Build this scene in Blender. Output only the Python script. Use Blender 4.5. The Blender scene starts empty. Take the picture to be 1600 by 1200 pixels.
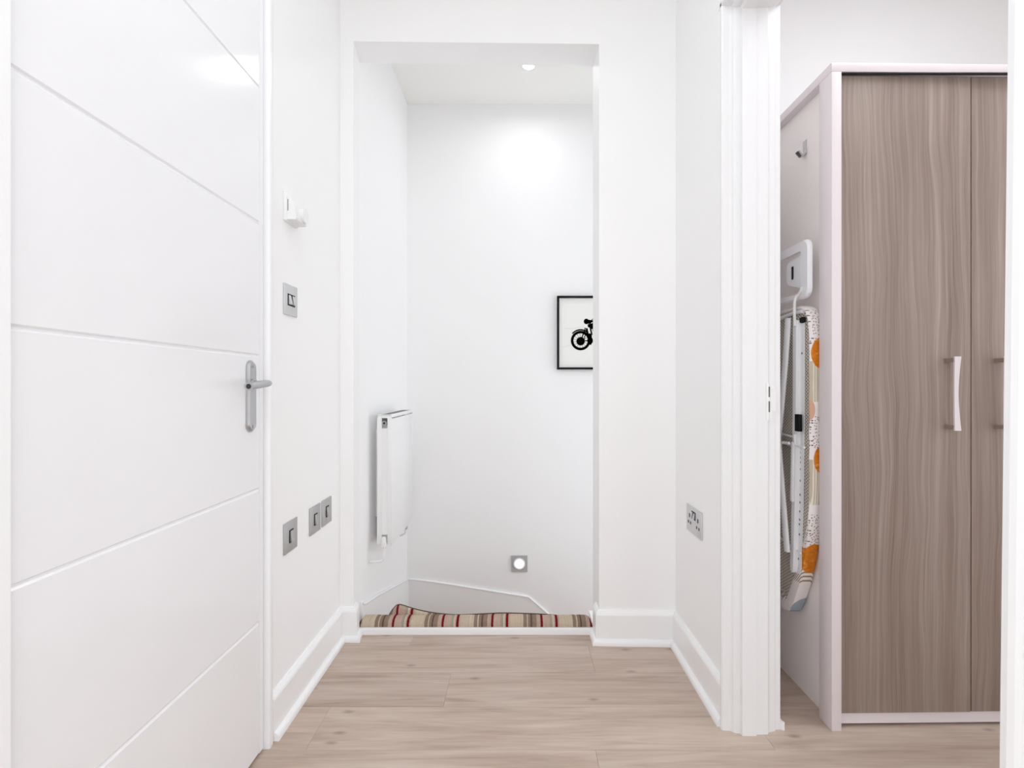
import bpy, bmesh, math, random
from mathutils import Vector, Matrix
random.seed(7)
PI = math.pi
sc = bpy.context.scene
C = sc.collection

# ------------------------------------------------------------------ camera
F = 830.0
cam_d = bpy.data.cameras.new('camera'); cam = bpy.data.objects.new('camera', cam_d); C.objects.link(cam)
cam.location = (0, 0, .93); cam.rotation_euler = (PI/2, 0, 0)
cam_d.sensor_width = 36; cam_d.lens = F/1600*36
cam_d.shift_x = -8/1600; cam_d.shift_y = 3/1600
cam_d.clip_start = .02
sc.camera = cam

# ------------------------------------------------------------------ view, world
sc.view_settings.view_transform = 'Standard'; sc.view_settings.look = 'None'
sc.view_settings.gamma = 1; sc.view_settings.use_curve_mapping = False
sc.view_settings.exposure = -0.05
sc.cycles.max_bounces = 16; sc.cycles.diffuse_bounces = 14; sc.cycles.glossy_bounces = 6
sc.cycles.use_denoising = True
w = bpy.data.worlds.new('world'); sc.world = w; w.use_nodes = True
w.node_tree.nodes['Background'].inputs[0].default_value = (.9, .95, 1, 1)
w.node_tree.nodes['Background'].inputs[1].default_value = .3

# ------------------------------------------------------------------ lights
def area(name, loc, rot, sx, sy, power, col=(1, 1, 1), shape='RECTANGLE', spread=PI):
    d = bpy.data.lights.new(name, 'AREA'); d.shape = shape; d.size = sx
    if shape in ('RECTANGLE', 'ELLIPSE'): d.size_y = sy
    d.energy = power; d.color = col; d.spread = spread
    o = bpy.data.objects.new(name, d); C.objects.link(o); o.location = loc; o.rotation_euler = rot
    return o
CW = (.90, .945, 1)
area('hall_ceiling_fill', (-.05, .75, 2.43), (0, 0, 0), .7, .7, 4.6, CW, 'DISK')  # overhead fill added out of view to brighten the hall
area('hall_rear_fill', (0, -1.84, 1.0), (PI/2, 0, 0), 1.1, 1.9, 3.6, CW)                   # unseen fill light added behind the camera
area('hall_side_fill', (.56, -1.1, 1.2), (0, PI/2, 0), 2.0, 1.2, 12.6, CW)              # fill added behind the camera to brighten the left door, no window there
area('hall_left_fill', (-.63, -1.1, 1.2), (0, -PI/2, 0), 2.0, 1.2, 9.0, CW)  # opposite fill, added to lift the right wall
area('room_ceiling_fill', (1.3, 1.15, 2.43), (0, 0, 0), .6, .6, 6.4, (.935, .95, 1), 'DISK')  # overhead fill added in the side room, no fitting modelled
area('room_side_fill', (2.24, .3, 1.1), (0, PI/2, 0), 1.9, 1.4, 7.5, (.91, .945, 1))            # fill added at the room's far wall, evens out the left door
area('room_front_fill', (1.3, -.95, 1.0), (PI/2, 0, 0), 1.0, 1.9, 6.2, (.91, .945, 1))    # fill added at the room's front wall, brightens the wardrobe
area('stair_downlight_light', (.057, 2.618, 2.498), (0, 0, 0), .07, .07, 1.45, (.96, .965, 1), 'DISK', 2.9)
area('stair_right_fill', (1.35, 2.6, .7), (0, PI/2, 0), 2.6, .65, 9.0, (.915, .95, 1))  # unseen fill added to brighten the lower stairwell

# ------------------------------------------------------------------ materials
def sr(r, g, b):
    f = lambda c: (c/255/12.92) if c/255 <= .04045 else ((c/255+.055)/1.055)**2.4
    return (f(r), f(g), f(b), 1)
def mat(name, col, rough=.5, metal=0, spec=.5, coat=0):
    m = bpy.data.materials.new(name); m.use_nodes = True
    p = m.node_tree.nodes['Principled BSDF']
    p.inputs['Base Color'].default_value = col; p.inputs['Roughness'].default_value = rough
    p.inputs['Metallic'].default_value = metal; p.inputs['Specular IOR Level'].default_value = spec
    p.inputs['Coat Weight'].default_value = coat
    return m
class N:
    def __init__(s, m): s.t = m.node_tree; s.p = s.t.nodes['Principled BSDF']
    def n(s, typ, **kw):
        o = s.t.nodes.new(typ)
        for k, v in kw.items(): setattr(o, k, v)
        return o
    def l(s, a, b): s.t.links.new(a, b)
    def math(s, op, a, b=None, c=None):
        o = s.n('ShaderNodeMath', operation=op)
        for i, v in enumerate((a, b, c)):
            if v is None: continue
            if isinstance(v, (int, float)): o.inputs[i].default_value = v
            else: s.l(v, o.inputs[i])
        return o.outputs[0]
    def mix(s, f, a, b):
        o = s.n('ShaderNodeMix', data_type='RGBA')
        for i, v in ((0, f), (6, a), (7, b)):
            if isinstance(v, (int, float, tuple)): o.inputs[i].default_value = v
            else: s.l(v, o.inputs[i])
        return o.outputs[2]
    def noise(s, vec, scale, detail=2, rough=.5, dist=0):
        o = s.n('ShaderNodeTexNoise'); s.l(vec, o.inputs['Vector'])
        o.inputs['Scale'].default_value = scale; o.inputs['Detail'].default_value = detail
        o.inputs['Roughness'].default_value = rough; o.inputs['Distortion'].default_value = dist
        return o.outputs['Fac']
    def coord(s, which='Object', scale=(1, 1, 1), off=None):
        t = s.n('ShaderNodeTexCoord'); mp = s.n('ShaderNodeMapping'); s.l(t.outputs[which], mp.inputs[0])
        mp.inputs['Scale'].default_value = scale
        if off is not None: s.l(off, mp.inputs['Location'])
        return mp.outputs[0]
    def ramp(s, f, stops, interp='LINEAR'):
        o = s.n('ShaderNodeValToRGB'); s.l(f, o.inputs[0]); r = o.color_ramp; r.interpolation = interp
        while len(r.elements) < len(stops): r.elements.new(.5)
        for e, (p, c) in zip(r.elements, stops):
            e.position = p; e.color = c if len(c) == 4 else (*c, 1)
        return o.outputs[0]
    def bump(s, h, strength, dist=.001):
        o = s.n('ShaderNodeBump'); o.inputs['Strength'].default_value = strength; o.inputs['Distance'].default_value = dist
        s.l(h, o.inputs['Height']); s.l(o.outputs[0], s.p.inputs['Normal'])

def painted(name, col, rough, scale=180, strength=.15, spec=.5):
    if max(col[:3]) < .02: spec = .12
    m = mat(name, col, rough, spec=spec); k = N(m)
    k.bump(k.noise(k.coord(), scale, 3), strength, .0006)
    return m
M_wall = painted('white wall paint', (.895, .897, .9, 1), .6, 160, .12, .3)
M_ceil = painted('white ceiling paint', (.88, .88, .855, 1), .8, 120, .1, .2)
M_trim = painted('white gloss trim paint', (.885, .888, .895, 1), .28, 60, .04)
M_frame = painted('white frame paint darkened for light', (.81, .813, .82, 1), .42, 60, .04)  # trim white darkened in colour to offset strong light on the side doorway
M_door = painted('white satin door paint', (.855, .858, .875, 1), .16, 90, .05)
M_chrome = mat('brushed chrome', (.50, .50, .51, 1), .32, 1)
k = N(M_chrome); k.bump(k.noise(k.coord(scale=(1, 1, 30)), 60, 3), .05, .0005)
M_steel = mat('satin steel plate', (.46, .455, .45, 1), .4, .7)
k = N(M_steel); k.bump(k.noise(k.coord(scale=(1, 30, 1)), 50, 2), .05, .0005)
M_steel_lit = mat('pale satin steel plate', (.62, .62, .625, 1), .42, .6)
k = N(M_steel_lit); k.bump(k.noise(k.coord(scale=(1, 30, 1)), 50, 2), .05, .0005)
M_black = painted('black plastic', (.012, .012, .013, 1), .4, 200, .05)
M_dark = painted('dark gap shade', (.03, .028, .027, 1), .7, 200, .05)
M_plastic = painted('white plastic', (.83, .835, .83, 1), .35, 120, .04)
M_enamel = painted('white radiator enamel', (.85, .855, .86, 1), .3, 80, .03)
M_metalwhite = painted('pale grey white powder coat', (.86, .865, .885, 1), .32, 120, .05)
M_laminate = painted('pale pinkish grey laminate', sr(240, 234, 232), .45, 140, .05)
M_lamfront = painted('white laminate edge', sr(224, 216, 218), .4, 140, .05)
M_blackframe = painted('black picture frame', (.008, .008, .009, 1), .4, 100, .05)
M_paper = painted('off white print paper', sr(236, 237, 232), .7, 60, .05)
M_ink = painted('black print ink', (.003, .003, .003, 1), .9, 60, .02)
M_ink.node_tree.nodes['Principled BSDF'].inputs['Specular IOR Level'].default_value = 0
M_rubber = painted('black rubber', (.01, .01, .01, 1), .6, 60, .05)
M_cord = painted('pale pink cotton cord', sr(214, 200, 204), .9, 300, .3)

def oak():
    m = mat('greige oak laminate', sr(190, 172, 158), .42, spec=.35); k = N(m)
    oi = k.n('ShaderNodeObjectInfo')
    cx = k.n('ShaderNodeCombineXYZ'); k.l(k.math('MULTIPLY', oi.outputs['Random'], 37.0), cx.inputs[0]); k.l(k.math('MULTIPLY', oi.outputs['Random'], 91.0), cx.inputs[1])
    v1 = k.coord(scale=(1.1, 9, 1), off=cx.outputs[0]); v2 = k.coord(scale=(5, 120, 1), off=cx.outputs[0]); v3 = k.coord(scale=(2.2, 26, 1), off=cx.outputs[0])
    big = k.noise(v1, 1.6, 3, .55, 1.2); mid = k.noise(v3, 1.6, 4, .6, .8); fine = k.noise(v2, 1.5, 3, .6)
    s = k.math('ADD', k.math('MULTIPLY', big, .52), k.math('ADD', k.math('MULTIPLY', mid, .34), k.math('MULTIPLY', fine, .14)))
    col = k.ramp(s, [(.30, sr(160, 140, 129)), (.44, sr(184, 165, 151)), (.54, sr(196, 179, 166)), (.68, sr(208, 193, 181))])
    # knots, drawn out along the plank
    vk = k.coord(scale=(7, 16, 1), off=cx.outputs[0])
    vo = k.n('ShaderNodeTexVoronoi', voronoi_dimensions='2D'); k.l(vk, vo.inputs['Vector']); vo.inputs['Scale'].default_value = .8
    spot = k.math('LESS_THAN', vo.outputs['Distance'], .13)
    sep = k.n('ShaderNodeSeparateColor'); k.l(vo.outputs['Color'], sep.inputs[0])
    knot = k.math('MULTIPLY', spot, k.math('GREATER_THAN', sep.outputs[0], .80))
    soft = k.math('MULTIPLY', knot, k.math('SUBTRACT', 1.0, k.math('MULTIPLY', vo.outputs['Distance'], 7.4)))
    col = k.mix(k.math('MULTIPLY', soft, .6), col, sr(120, 98, 88))
    tone = k.math('ADD', .90, k.math('MULTIPLY', oi.outputs['Random'], .09))
    hs = k.n('ShaderNodeHueSaturation'); k.l(tone, hs.inputs['Value']); k.l(col, hs.inputs['Color']); hs.inputs['Saturation'].default_value = 1.05
    k.l(hs.outputs[0], k.p.inputs['Base Color'])
    k.bump(fine, .12, .0005)
    return m
M_oak = oak()
def woodgrain():
    m = mat('grey brown woodgrain laminate', sr(152, 136, 126), .5, spec=.3); k = N(m)
    oi = k.n('ShaderNodeObjectInfo'); cx = k.n('ShaderNodeCombineXYZ')
    k.l(k.math('MULTIPLY', oi.outputs['Random'], 13.0), cx.inputs[0]); k.l(k.math('MULTIPLY', oi.outputs['Random'], 7.0), cx.inputs[2])
    # slow sideways drift of the grain up the board
    t = k.n('ShaderNodeTexCoord'); sp = k.n('ShaderNodeSeparateXYZ'); k.l(t.outputs['Object'], sp.inputs[0])
    drift = k.noise(k.coord(scale=(5, 1, 1.7), off=cx.outputs[0]), 1.0, 2, .5)
    xx = k.math('ADD', sp.outputs[0], k.math('MULTIPLY', drift, .075))
    cb = k.n('ShaderNodeCombineXYZ'); k.l(xx, cb.inputs[0]); k.l(k.math('MULTIPLY', sp.outputs[2], .012), cb.inputs[2]); k.l(k.math('MULTIPLY', oi.outputs['Random'], 9.0), cb.inputs[1])
    a = k.noise(cb.outputs[0], 22, 2, .5); b = k.noise(cb.outputs[0], 120, 3, .65); c = k.noise(cb.outputs[0], 360, 2, .6)
    cl = k.noise(k.coord(scale=(9, 1, .9), off=cx.outputs[0]), 1.2, 3)
    s = k.math('ADD', k.math('MULTIPLY', a, .27), k.math('ADD', k.math('MULTIPLY', b, .39), k.math('MULTIPLY', c, .22)))
    s = k.math('ADD', s, k.math('MULTIPLY', cl, .12))
    col = k.ramp(s, [(.30, sr(106, 91, 82)), (.44, sr(131, 116, 107)), (.52, sr(140, 126, 117)), (.60, sr(152, 139, 129)), (.70, sr(176, 163, 152))])
    hs = k.n('ShaderNodeHueSaturation'); hs.inputs['Value'].default_value = 1.17; k.l(col, hs.inputs['Color']); k.l(hs.outputs[0], k.p.inputs['Base Color']); k.bump(b, .12, .0006)
    return m
M_wood = woodgrain()
def carpet():
    m = mat('striped wool carpet', sr(196, 172, 150), .95, spec=.1); k = N(m)
    t = k.n('ShaderNodeTexCoord'); sp = k.n('ShaderNodeSeparateXYZ'); k.l(t.outputs['Object'], sp.inputs[0])
    wob = k.noise(t.outputs['Object'], 260, 2)
    x = k.math('ADD', sp.outputs[0], k.math('MULTIPLY', k.math('SUBTRACT', wob, .5), .004))
    f = k.math('FRACT', k.math('DIVIDE', k.math('ADD', x, .4725+1.87), .187))
    red, pink, crm, gb, tp, gr = sr(120, 20, 32), sr(196, 170, 154), sr(208, 192, 168), sr(146, 128, 112), sr(150, 128, 112), sr(170, 160, 146)
    dk = sr(104, 84, 74)
    col = k.ramp(f, [(0, red), (.045, pink), (.19, gr), (.24, crm), (.27, pink), (.295, red), (.345, pink), (.38, crm), (.52, sr(206, 188, 166)), (.56, crm),
                     (.65, gb), (.72, crm), (.745, tp), (.80, dk), (.83, tp), (.92, pink)], 'CONSTANT')
    sp1 = k.noise(t.outputs['Object'], 420, 3, .7)
    st_ = k.noise(k.coord(scale=(330, 6, 6)), 1, 3, .6)
    sh = k.math('ADD', .12, k.math('ADD', k.math('MULTIPLY', sp1, .95), k.math('MULTIPLY', st_, .62)))
    hs = k.n('ShaderNodeHueSaturation'); k.l(sh, hs.inputs['Value']); k.l(col, hs.inputs['Color'])
    k.l(hs.outputs[0], k.p.inputs['Base Color']); k.bump(sp1, .8, .003)
    return m
M_carpet = carpet()
def cover_mat():
    m = mat('patterned cotton cover', sr(235, 230, 228), .9, spec=.1); k = N(m)
    t = k.n('ShaderNodeTexCoord'); sp = k.n('ShaderNodeSeparateXYZ'); k.l(t.outputs['Object'], sp.inputs[0])
    X, Y, Z = sp.outputs
    col = sr(238, 233, 231)
    def band(z0, z1): return k.math('MULTIPLY', k.math('GREATER_THAN', Z, z0), k.math('LESS_THAN', Z, z1))
    # small brown flecks
    vo = k.n('ShaderNodeTexVoronoi', voronoi_dimensions='2D'); cv = k.n('ShaderNodeCombineXYZ')
    k.l(k.math('MULTIPLY', k.math('ADD', X, Y), 165), cv.inputs[0]); k.l(k.math('MULTIPLY', Z, 112), cv.inputs[1]); k.l(cv.outputs[0], vo.inputs['Vector']); vo.inputs['Scale'].default_value = 1; vo.inputs['Randomness'].default_value = .8
    dot = k.math('LESS_THAN', vo.outputs['Distance'], .22)
    dz = k.math('MAXIMUM', k.math('MAXIMUM', band(1.045, 1.148), band(.755, .845)), band(.475, .566))
    col = k.mix(k.math('MULTIPLY', dot, dz), col, sr(132, 112, 106))
    # stripes along the board
    st = k.math('GREATER_THAN', k.math('FRACT', k.math('MULTIPLY', k.math('ADD', X, Y), 145)), .5)
    sz = k.math('MAXIMUM', band(.885, 1.0), band(.594, .722))
    col = k.mix(sz, col, sr(232, 225, 213))
    col = k.mix(k.math('MULTIPLY', st, sz), col, sr(198, 186, 164))
    dg = k.math('GREATER_THAN', k.math('FRACT', k.math('MULTIPLY', k.math('ADD', k.math('MULTIPLY', Z, 1.0), k.math('MULTIPLY', Y, 1.1)), 115)), .6)
    col = k.mix(k.math('MULTIPLY', dg, band(.352, .40)), col, sr(168, 142, 118))
    def disc(cx, cz, rx, rz, c, base):
        dx = k.math('DIVIDE', k.math('SUBTRACT', X, cx), rx); dzz = k.math('DIVIDE', k.math('SUBTRACT', Z, cz), rz)
        d = k.math('ADD', k.math('MULTIPLY', dx, dx), k.math('MULTIPLY', dzz, dzz))
        return k.mix(k.math('LESS_THAN', d, 1.0), base, c)
    org = k.ramp(k.noise(k.coord(scale=(60, 60, 90)), 1.2, 2), [(.35, sr(206, 118, 34)), (.6, sr(218, 134, 48)), (.72, sr(232, 170, 100))])
    col = disc(.855, 1.023, .0255, .043, org, col)
    col = disc(.858, .722, .022, .038, org, col)
    col = disc(.850, .432, .032, .046, org, col)
    col = disc(.826, .862, .014, .028, sr(214, 170, 146), col)
    col = disc(.862, .262, .034, .036, sr(160, 172, 182), col)
    if not isinstance(col, tuple): k.l(col, k.p.inputs['Base Color'])
    k.bump(k.noise(t.outputs['Object'], 300, 2), .2, .001)
    return m
M_cover = cover_mat()
M_pad = painted('taupe felt pad', sr(150, 136, 128), .95, 300, .3)
M_mesh = painted('warm grey enamel mesh', sr(222, 214, 202), .5, 100, .02)
def emis(name, strength, col=(1, 1, 1, 1)):
    m = mat(name, col); p = m.node_tree.nodes['Principled BSDF']
    p.inputs['Emission Color'].default_value = col; p.inputs['Emission Strength'].default_value = strength
    k = N(m); k.bump(k.noise(k.coord(), 100, 1), .02, .0002)
    return m
M_lamp = emis('glowing lamp face', 14)
M_glow = emis('frosted lit lens', 5); M_glow.node_tree.nodes['Principled BSDF'].inputs['Base Color'].default_value = (.45, .45, .46, 1)
k = N(M_glow); ge = k.n('ShaderNodeTexGradient', gradient_type='SPHERICAL'); k.l(k.coord(scale=(26, 1e-4, 26)), ge.inputs[0])
k.l(k.math('MULTIPLY', k.math('POWER', ge.outputs['Fac'], 1.9), 5.0), k.p.inputs['Emission Strength'])

# ------------------------------------------------------------------ mesh helpers
def box(bm, x0, x1, y0, y1, z0, z1, bev=0):
    vs = [bm.verts.new((x, y, z)) for x in (x0, x1) for y in (y0, y1) for z in (z0, z1)]
    fs = [bm.faces.new([vs[i] for i in q]) for q in ((0, 1, 3, 2), (4, 6, 7, 5), (0, 4, 5, 1), (2, 3, 7, 6), (0, 2, 6, 4), (1, 5, 7, 3))]
    if bev:
        es = list({e for f in fs for e in f.edges})
        bmesh.ops.bevel(bm, geom=es, offset=bev, segments=2, affect='EDGES', profile=.5)
def prism(bm, poly, axis, a0, a1, bev=0):
    """extrude a 2D polygon along axis 0/1/2; polygon coords are the other two axes in order"""
    def P(u, v, a):
        return {0: (a, u, v), 1: (u, a, v), 2: (u, v, a)}[axis]
    A = [bm.verts.new(P(u, v, a0)) for u, v in poly]; B = [bm.verts.new(P(u, v, a1)) for u, v in poly]
    fs = [bm.faces.new(A[::-1]), bm.faces.new(B)]
    n = len(poly)
    for i in range(n): fs.append(bm.faces.new((A[i], A[(i+1) % n], B[(i+1) % n], B[i])))
    if bev:
        es = list({e for f in fs[:2] for e in f.edges})
        bmesh.ops.bevel(bm, geom=es, offset=bev, segments=2, affect='EDGES', profile=.5)
def tube(bm, pts, r, seg=10, flat=None):
    """round tube (or elliptical with flat=(rx along side, ry)) through points"""
    pts = [Vector(p) for p in pts]; rings = []; n = len(pts)
    up = Vector((1, 0, 0)); t0 = (pts[1]-pts[0]).normalized()
    if abs(t0.dot(up)) > .9: up = Vector((0, 0, 1))
    for i, p in enumerate(pts):
        t = ((pts[min(i+1, n-1)]-p).normalized()+(p-pts[max(i-1, 0)]).normalized()).normalized()
        s = t.cross(up).normalized(); u = s.cross(t).normalized(); up = u
        ri = r[i] if isinstance(r, (list, tuple)) else r
        ra, rb = (ri, ri) if not flat else (ri, ri*flat)
        rings.append([bm.verts.new(p+s*math.cos(2*PI*j/seg)*ra+u*math.sin(2*PI*j/seg)*rb) for j in range(seg)])
    for a, b in zip(rings, rings[1:]):
        for j in range(seg): bm.faces.new((a[j], a[(j+1) % seg], b[(j+1) % seg], b[j]))
    bm.faces.new(rings[0][::-1]); bm.faces.new(rings[-1])
def disc_cyl(bm, c, axis, r, a0, a1, seg=28, bev=0, ry=None):
    ry = ry or r
    poly = [(c[0]+r*math.cos(2*PI*i/seg), c[1]+ry*math.sin(2*PI*i/seg)) for i in range(seg)]
    prism(bm, poly, axis, a0, a1)
def spline(pts, n=8):
    out = []; P = [Vector(p) for p in pts]; P = [P[0]*2-P[1]]+P+[P[-1]*2-P[-2]]
    for i in range(1, len(P)-2):
        for j in range(n):
            t = j/n; a, b, c, d = P[i-1:i+3]
            out.append(.5*((2*b)+(c-a)*t+(2*a-5*b+4*c-d)*t*t+(3*b-a-3*c+d)*t**3))
    out.append(P[-2]); return out
def obj(name, bm, m, parent=None, smooth=False, label=None, kind=None):
    bmesh.ops.recalc_face_normals(bm, faces=bm.faces)
    me = bpy.data.meshes.new(name); bm.to_mesh(me); bm.free()
    for mm in (m if isinstance(m, (list, tuple)) else [m]): me.materials.append(mm)
    if smooth:
        for p in me.polygons: p.use_smooth = True
        try: me.set_sharp_from_angle(angle=math.radians(38))
        except Exception: pass
    o = bpy.data.objects.new(name, me); C.objects.link(o)
    if parent is not None:
        o.parent = parent; o.matrix_parent_inverse = Matrix.Translation(-Vector(parent_loc(parent)))
    if label: o['label'] = label
    if kind: o['kind'] = kind
    return o
def parent_loc(p):
    v = Vector((0, 0, 0))
    while p is not None:
        v += p.location + (p.matrix_parent_inverse.translation if p.parent is not None else Vector((0, 0, 0)))
        p = p.parent
    return v
def thing(name, label, cat, loc, group=None):
    o = bpy.data.objects.new(name, None); C.objects.link(o); o.location = loc; o.empty_display_size = .05
    o['label'] = label; o['category'] = cat
    if group: o['group'] = group
    return o
def tag(o, label, cat, group=None):
    o['label'] = label; o['category'] = cat
    if group: o['group'] = group
    return o
def B(): return bmesh.new()
def boxo(name, m, *a, parent=None, bev=0, kind=None, label=None, smooth=False):
    bm = B(); box(bm, *a, bev=bev); return obj(name, bm, m, parent, smooth=smooth or bev > 0, kind=kind, label=label)
S = 'structure'

# ------------------------------------------------------------------ room shell
CZ = 2.45; ZB = -1.45
WL, WR, RW = -.65, .572, .70          # left wall, right wall (hall side), right wall (room side)
RF = 2.3                               # far right of side room
def fy(x): return 1.951-.0287*(x+.65)  # the end wall stands a hair out of square
bm = B()
box(bm, WL-.12, WL, -1.9, .64, 0, CZ); box(bm, WL-.12, WL, 1.385, 2.2, 0, CZ); box(bm, WL-.12, WL, .64, 1.385, 2.04, CZ)
wl = obj('wall_left', bm, M_wall, kind=S)
bm = B()
box(bm, WR, RW, 1.455, 2.08, 0, CZ); box(bm, WR, RW, .585, 1.455, 1.955, CZ); box(bm, WR, RW, -1.9, .585, 0, CZ)
obj('wall_right', bm, M_wall, kind=S)
bm = B()
prism(bm, [(WL, fy(WL)), (-.600, fy(-.6)), (-.617, 2.08), (WL, 2.08)], 2, -.02, 2.6)
prism(bm, [(.297, fy(.297)), (WR+.01, fy(WR)), (WR+.01, 2.08), (.297, 2.08)], 2, -.02, 2.6)
# lintel with its slightly sloping soffit
pts = [(-.600, fy(-.6), 2.195), (.305, fy(.305), 2.168), (.305, 2.08, 2.18), (-.617, 2.08, 2.196)]
lo = [bm.verts.new(p) for p in pts]; hi = [bm.verts.new((p[0], p[1], 2.6)) for p in pts]
bm.faces.new(lo); bm.faces.new(hi)
for i in range(4): bm.faces.new((lo[i], lo[(i+1) % 4], hi[(i+1) % 4], hi[i]))
obj('wall_back', bm, M_wall, kind=S)
boxo('wall_stair_left', M_wall, -.74, -.617, 2.08, 2.98, ZB, 2.6, kind=S)
boxo('wall_stair_back', M_wall, -.74, 1.5, 2.98, 3.1, ZB, 2.6, kind=S)
boxo('wall_stair_right', M_wall, 1.4, 1.5, 2.2, 2.98, ZB, 2.6, kind=S)
bm = B(); box(bm, WR+.01, RF, 2.08, 2.2, 0, 2.6); box(bm, -.74, RF, 2.08, 2.2, ZB, -.25); box(bm, .297, RF, 2.081, 2.2, -.25, 0)
obj('wall_room_back', bm, M_wall, kind=S)
boxo('wall_room_right', M_wall, RF, RF+.1, -1.0, 2.2, 0, CZ, kind=S)
boxo('wall_room_front', M_wall, RW, RF, -1.1, -1.0, 0, CZ, kind=S)
boxo('wall_front', M_wall, WL-.12, RW, -2.0, -1.9, 0, CZ, kind=S)
bm = B(); box(bm, WL-.12, RF+.1, -2.0, 2.2, CZ, CZ+.1)
obj('ceiling', bm, M_ceil, kind=S)
boxo('ceiling_stairwell', M_ceil, -.74, 1.5, 2.08, 3.1, 2.51, 2.61, kind=S)
# dark store behind the closed door
bm = B(); box(bm, -1.3, -1.25, .5, 1.5, 0, 2.1); box(bm, -1.3, -.77, .45, .5, 0, 2.1); box(bm, -1.3, -.77, 1.5, 1.55, 0, 2.1); box(bm, -1.3, -.77, .45, 1.55, 2.1, 2.15)
obj('wall_cupboard', bm, M_wall, kind=S)

# floor: sub floor with a child for every plank
bm = B(); box(bm, -1.3, RW, -2.0, 1.984, -.2, -.004); box(bm, RW, RF, -1.1, 2.08, -.2, -.004)
floor = obj('floor', bm, M_dark, kind=S)
PW, PL, Y0 = .18255, 1.2, 1.3565
joints = {0: -.54, 1: -.214, 2: .254, 3: -.385, -1: .20, -2: -.37, -3: .47}
plank_mesh = {}
def plank(x0, x1, y0, y1):
    x0 = max(x0, -1.25 if y1 < 1.5 and y0 > .5 else WL-.01); x1 = min(x1, RF)
    if x1-x0 < .02: return
    g = .00022; key = (round(x1-x0, 3), round(y1-y0, 3))
    if key not in plank_mesh:
        hx, hy = (x1-x0)/2-g, (y1-y0)/2-g
        b = B(); box(b, -hx, hx, -hy, hy, -.004, 0)
        top = [e for e in b.edges if all(abs(v.co.z) < 1e-6 for v in e.verts)]
        bmesh.ops.bevel(b, geom=top, offset=.0004, segments=1, affect='EDGES')
        bmesh.ops.recalc_face_normals(b, faces=b.faces)
        me = bpy.data.meshes.new('plank'); b.to_mesh(me); b.free(); me.materials.append(M_oak); plank_mesh[key] = me
    o = bpy.data.objects.new('plank', plank_mesh[key]); C.objects.link(o)
    o.location = ((x0+x1)/2, (y0+y1)/2, 0); o.parent = floor
for r in range(-18, 4):
    ya, yb = Y0+r*PW, Y0+(r+1)*PW
    j = joints.get(r, random.uniform(-.6, .6))
    xs = [j+PL*q for q in range(-2, 4)]
    for a, b_ in zip(xs, xs[1:]):
        if r == 3:
            plank(a, min(b_, .62), ya, 1.984)
            plank(max(a, .62), b_, ya, 2.08)
        else: plank(a, b_, ya, yb)

# ------------------------------------------------------------------ sweeping skirting profiles round corners
def sweep(bm, path, prof, side=1):
    """path: 2D points; prof: (offset from wall, z) ; side=1 puts the profile left of travel"""
    P = [Vector(p) for p in path]; n = len(P); rings = []
    for i in range(n):
        d1 = (P[i]-P[i-1]).normalized() if i else (P[1]-P[0]).normalized()
        d2 = (P[i+1]-P[i]).normalized() if i < n-1 else d1
        n1 = Vector((-d1.y, d1.x))*side; n2 = Vector((-d2.y, d2.x))*side
        mi = (n1+n2); mi = mi/ (mi.length_squared/2) if mi.length > 1e-6 else n1
        rings.append([bm.verts.new((P[i].x+mi.x*o, P[i].y+mi.y*o, z)) for o, z in prof])
    m = len(prof)
    for a, b_ in zip(rings, rings[1:]):
        for j in range(m): bm.faces.new((a[j], a[(j+1) % m], b_[(j+1) % m], b_[j]))
    bm.faces.new(rings[0][::-1]); bm.faces.new(rings[-1])
board = [(-.002, 0), (.014, 0), (.014, .104), (.012, .110), (.005, .120), (-.002, .120)]
bead = [(.0135, 0), (.027, 0), (.027, .008), (.0255, .013), (.022, .018), (.017, .021), (.0135, .021)]
def skirting(name, path, side):
    b = B(); sweep(b, path, board, side); o = obj(name, b, M_trim, kind=S)
    b = B(); sweep(b, path, bead, side); obj('bead', b, M_trim, o, smooth=True)
skirting('baseboard_left', [(WL, 1.39), (WL, fy(WL)), (-.600, fy(-.6)), (-.605, 1.990)], -1)
skirting('baseboard_right', [(.297, 1.990), (.297, fy(.297)), (WR, fy(WR)), (WR, 1.450)], -1)
skirting('baseboard_room', [(RW, 1.45), (RW, 2.08), (RF, 2.08)], -1)
skirting('baseboard_near', [(WL, .60), (WL, -1.9)], 1)
# raised white edge at the head of the stairs
boxo('trim_1', M_trim, -.60, .29, 1.984, 2.000, -.03, .0225, bev=.0015, kind=S, label='white raised edging strip at the head of the stairs')

# ------------------------------------------------------------------ stair strings and winders
b = B(); prism(b, [(2.078, .085), (2.12, .058), (2.30, .018), (2.62, -.062), (2.97, -.150), (2.97, ZB), (2.078, ZB)], 0, -.6175, -.606)
o = obj('trim_2', b, M_trim, kind=S, label='white sloping skirting on the left stair wall')
b = B(); tube(b, spline([(-.6075, 2.085, .082), (-.6075, 2.12, .06), (-.6075, 2.30, .020), (-.6075, 2.62, -.060), (-.6075, 2.966, -.148)], 5), .005, 8); obj('moulding', b, M_trim, o, smooth=True)
prof = [(-.612, -.150), (-.58, -.149), (-.47, -.163), (-.21, -.204), (.064, -.248), (.205, -.370), (.50, -.62), (1.40, -1.30)]
b = B(); prism(b, prof+[(1.40, ZB), (-.612, ZB)], 1, 2.970, 2.981)
o = obj('trim_3', b, M_trim, kind=S, label='white skirting stepping down the back stair wall')
b = B(); tube(b, [(x, 2.9715, z-.003) for x, z in prof], .0055, 8); obj('moulding', b, M_trim, o, smooth=True)
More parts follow.
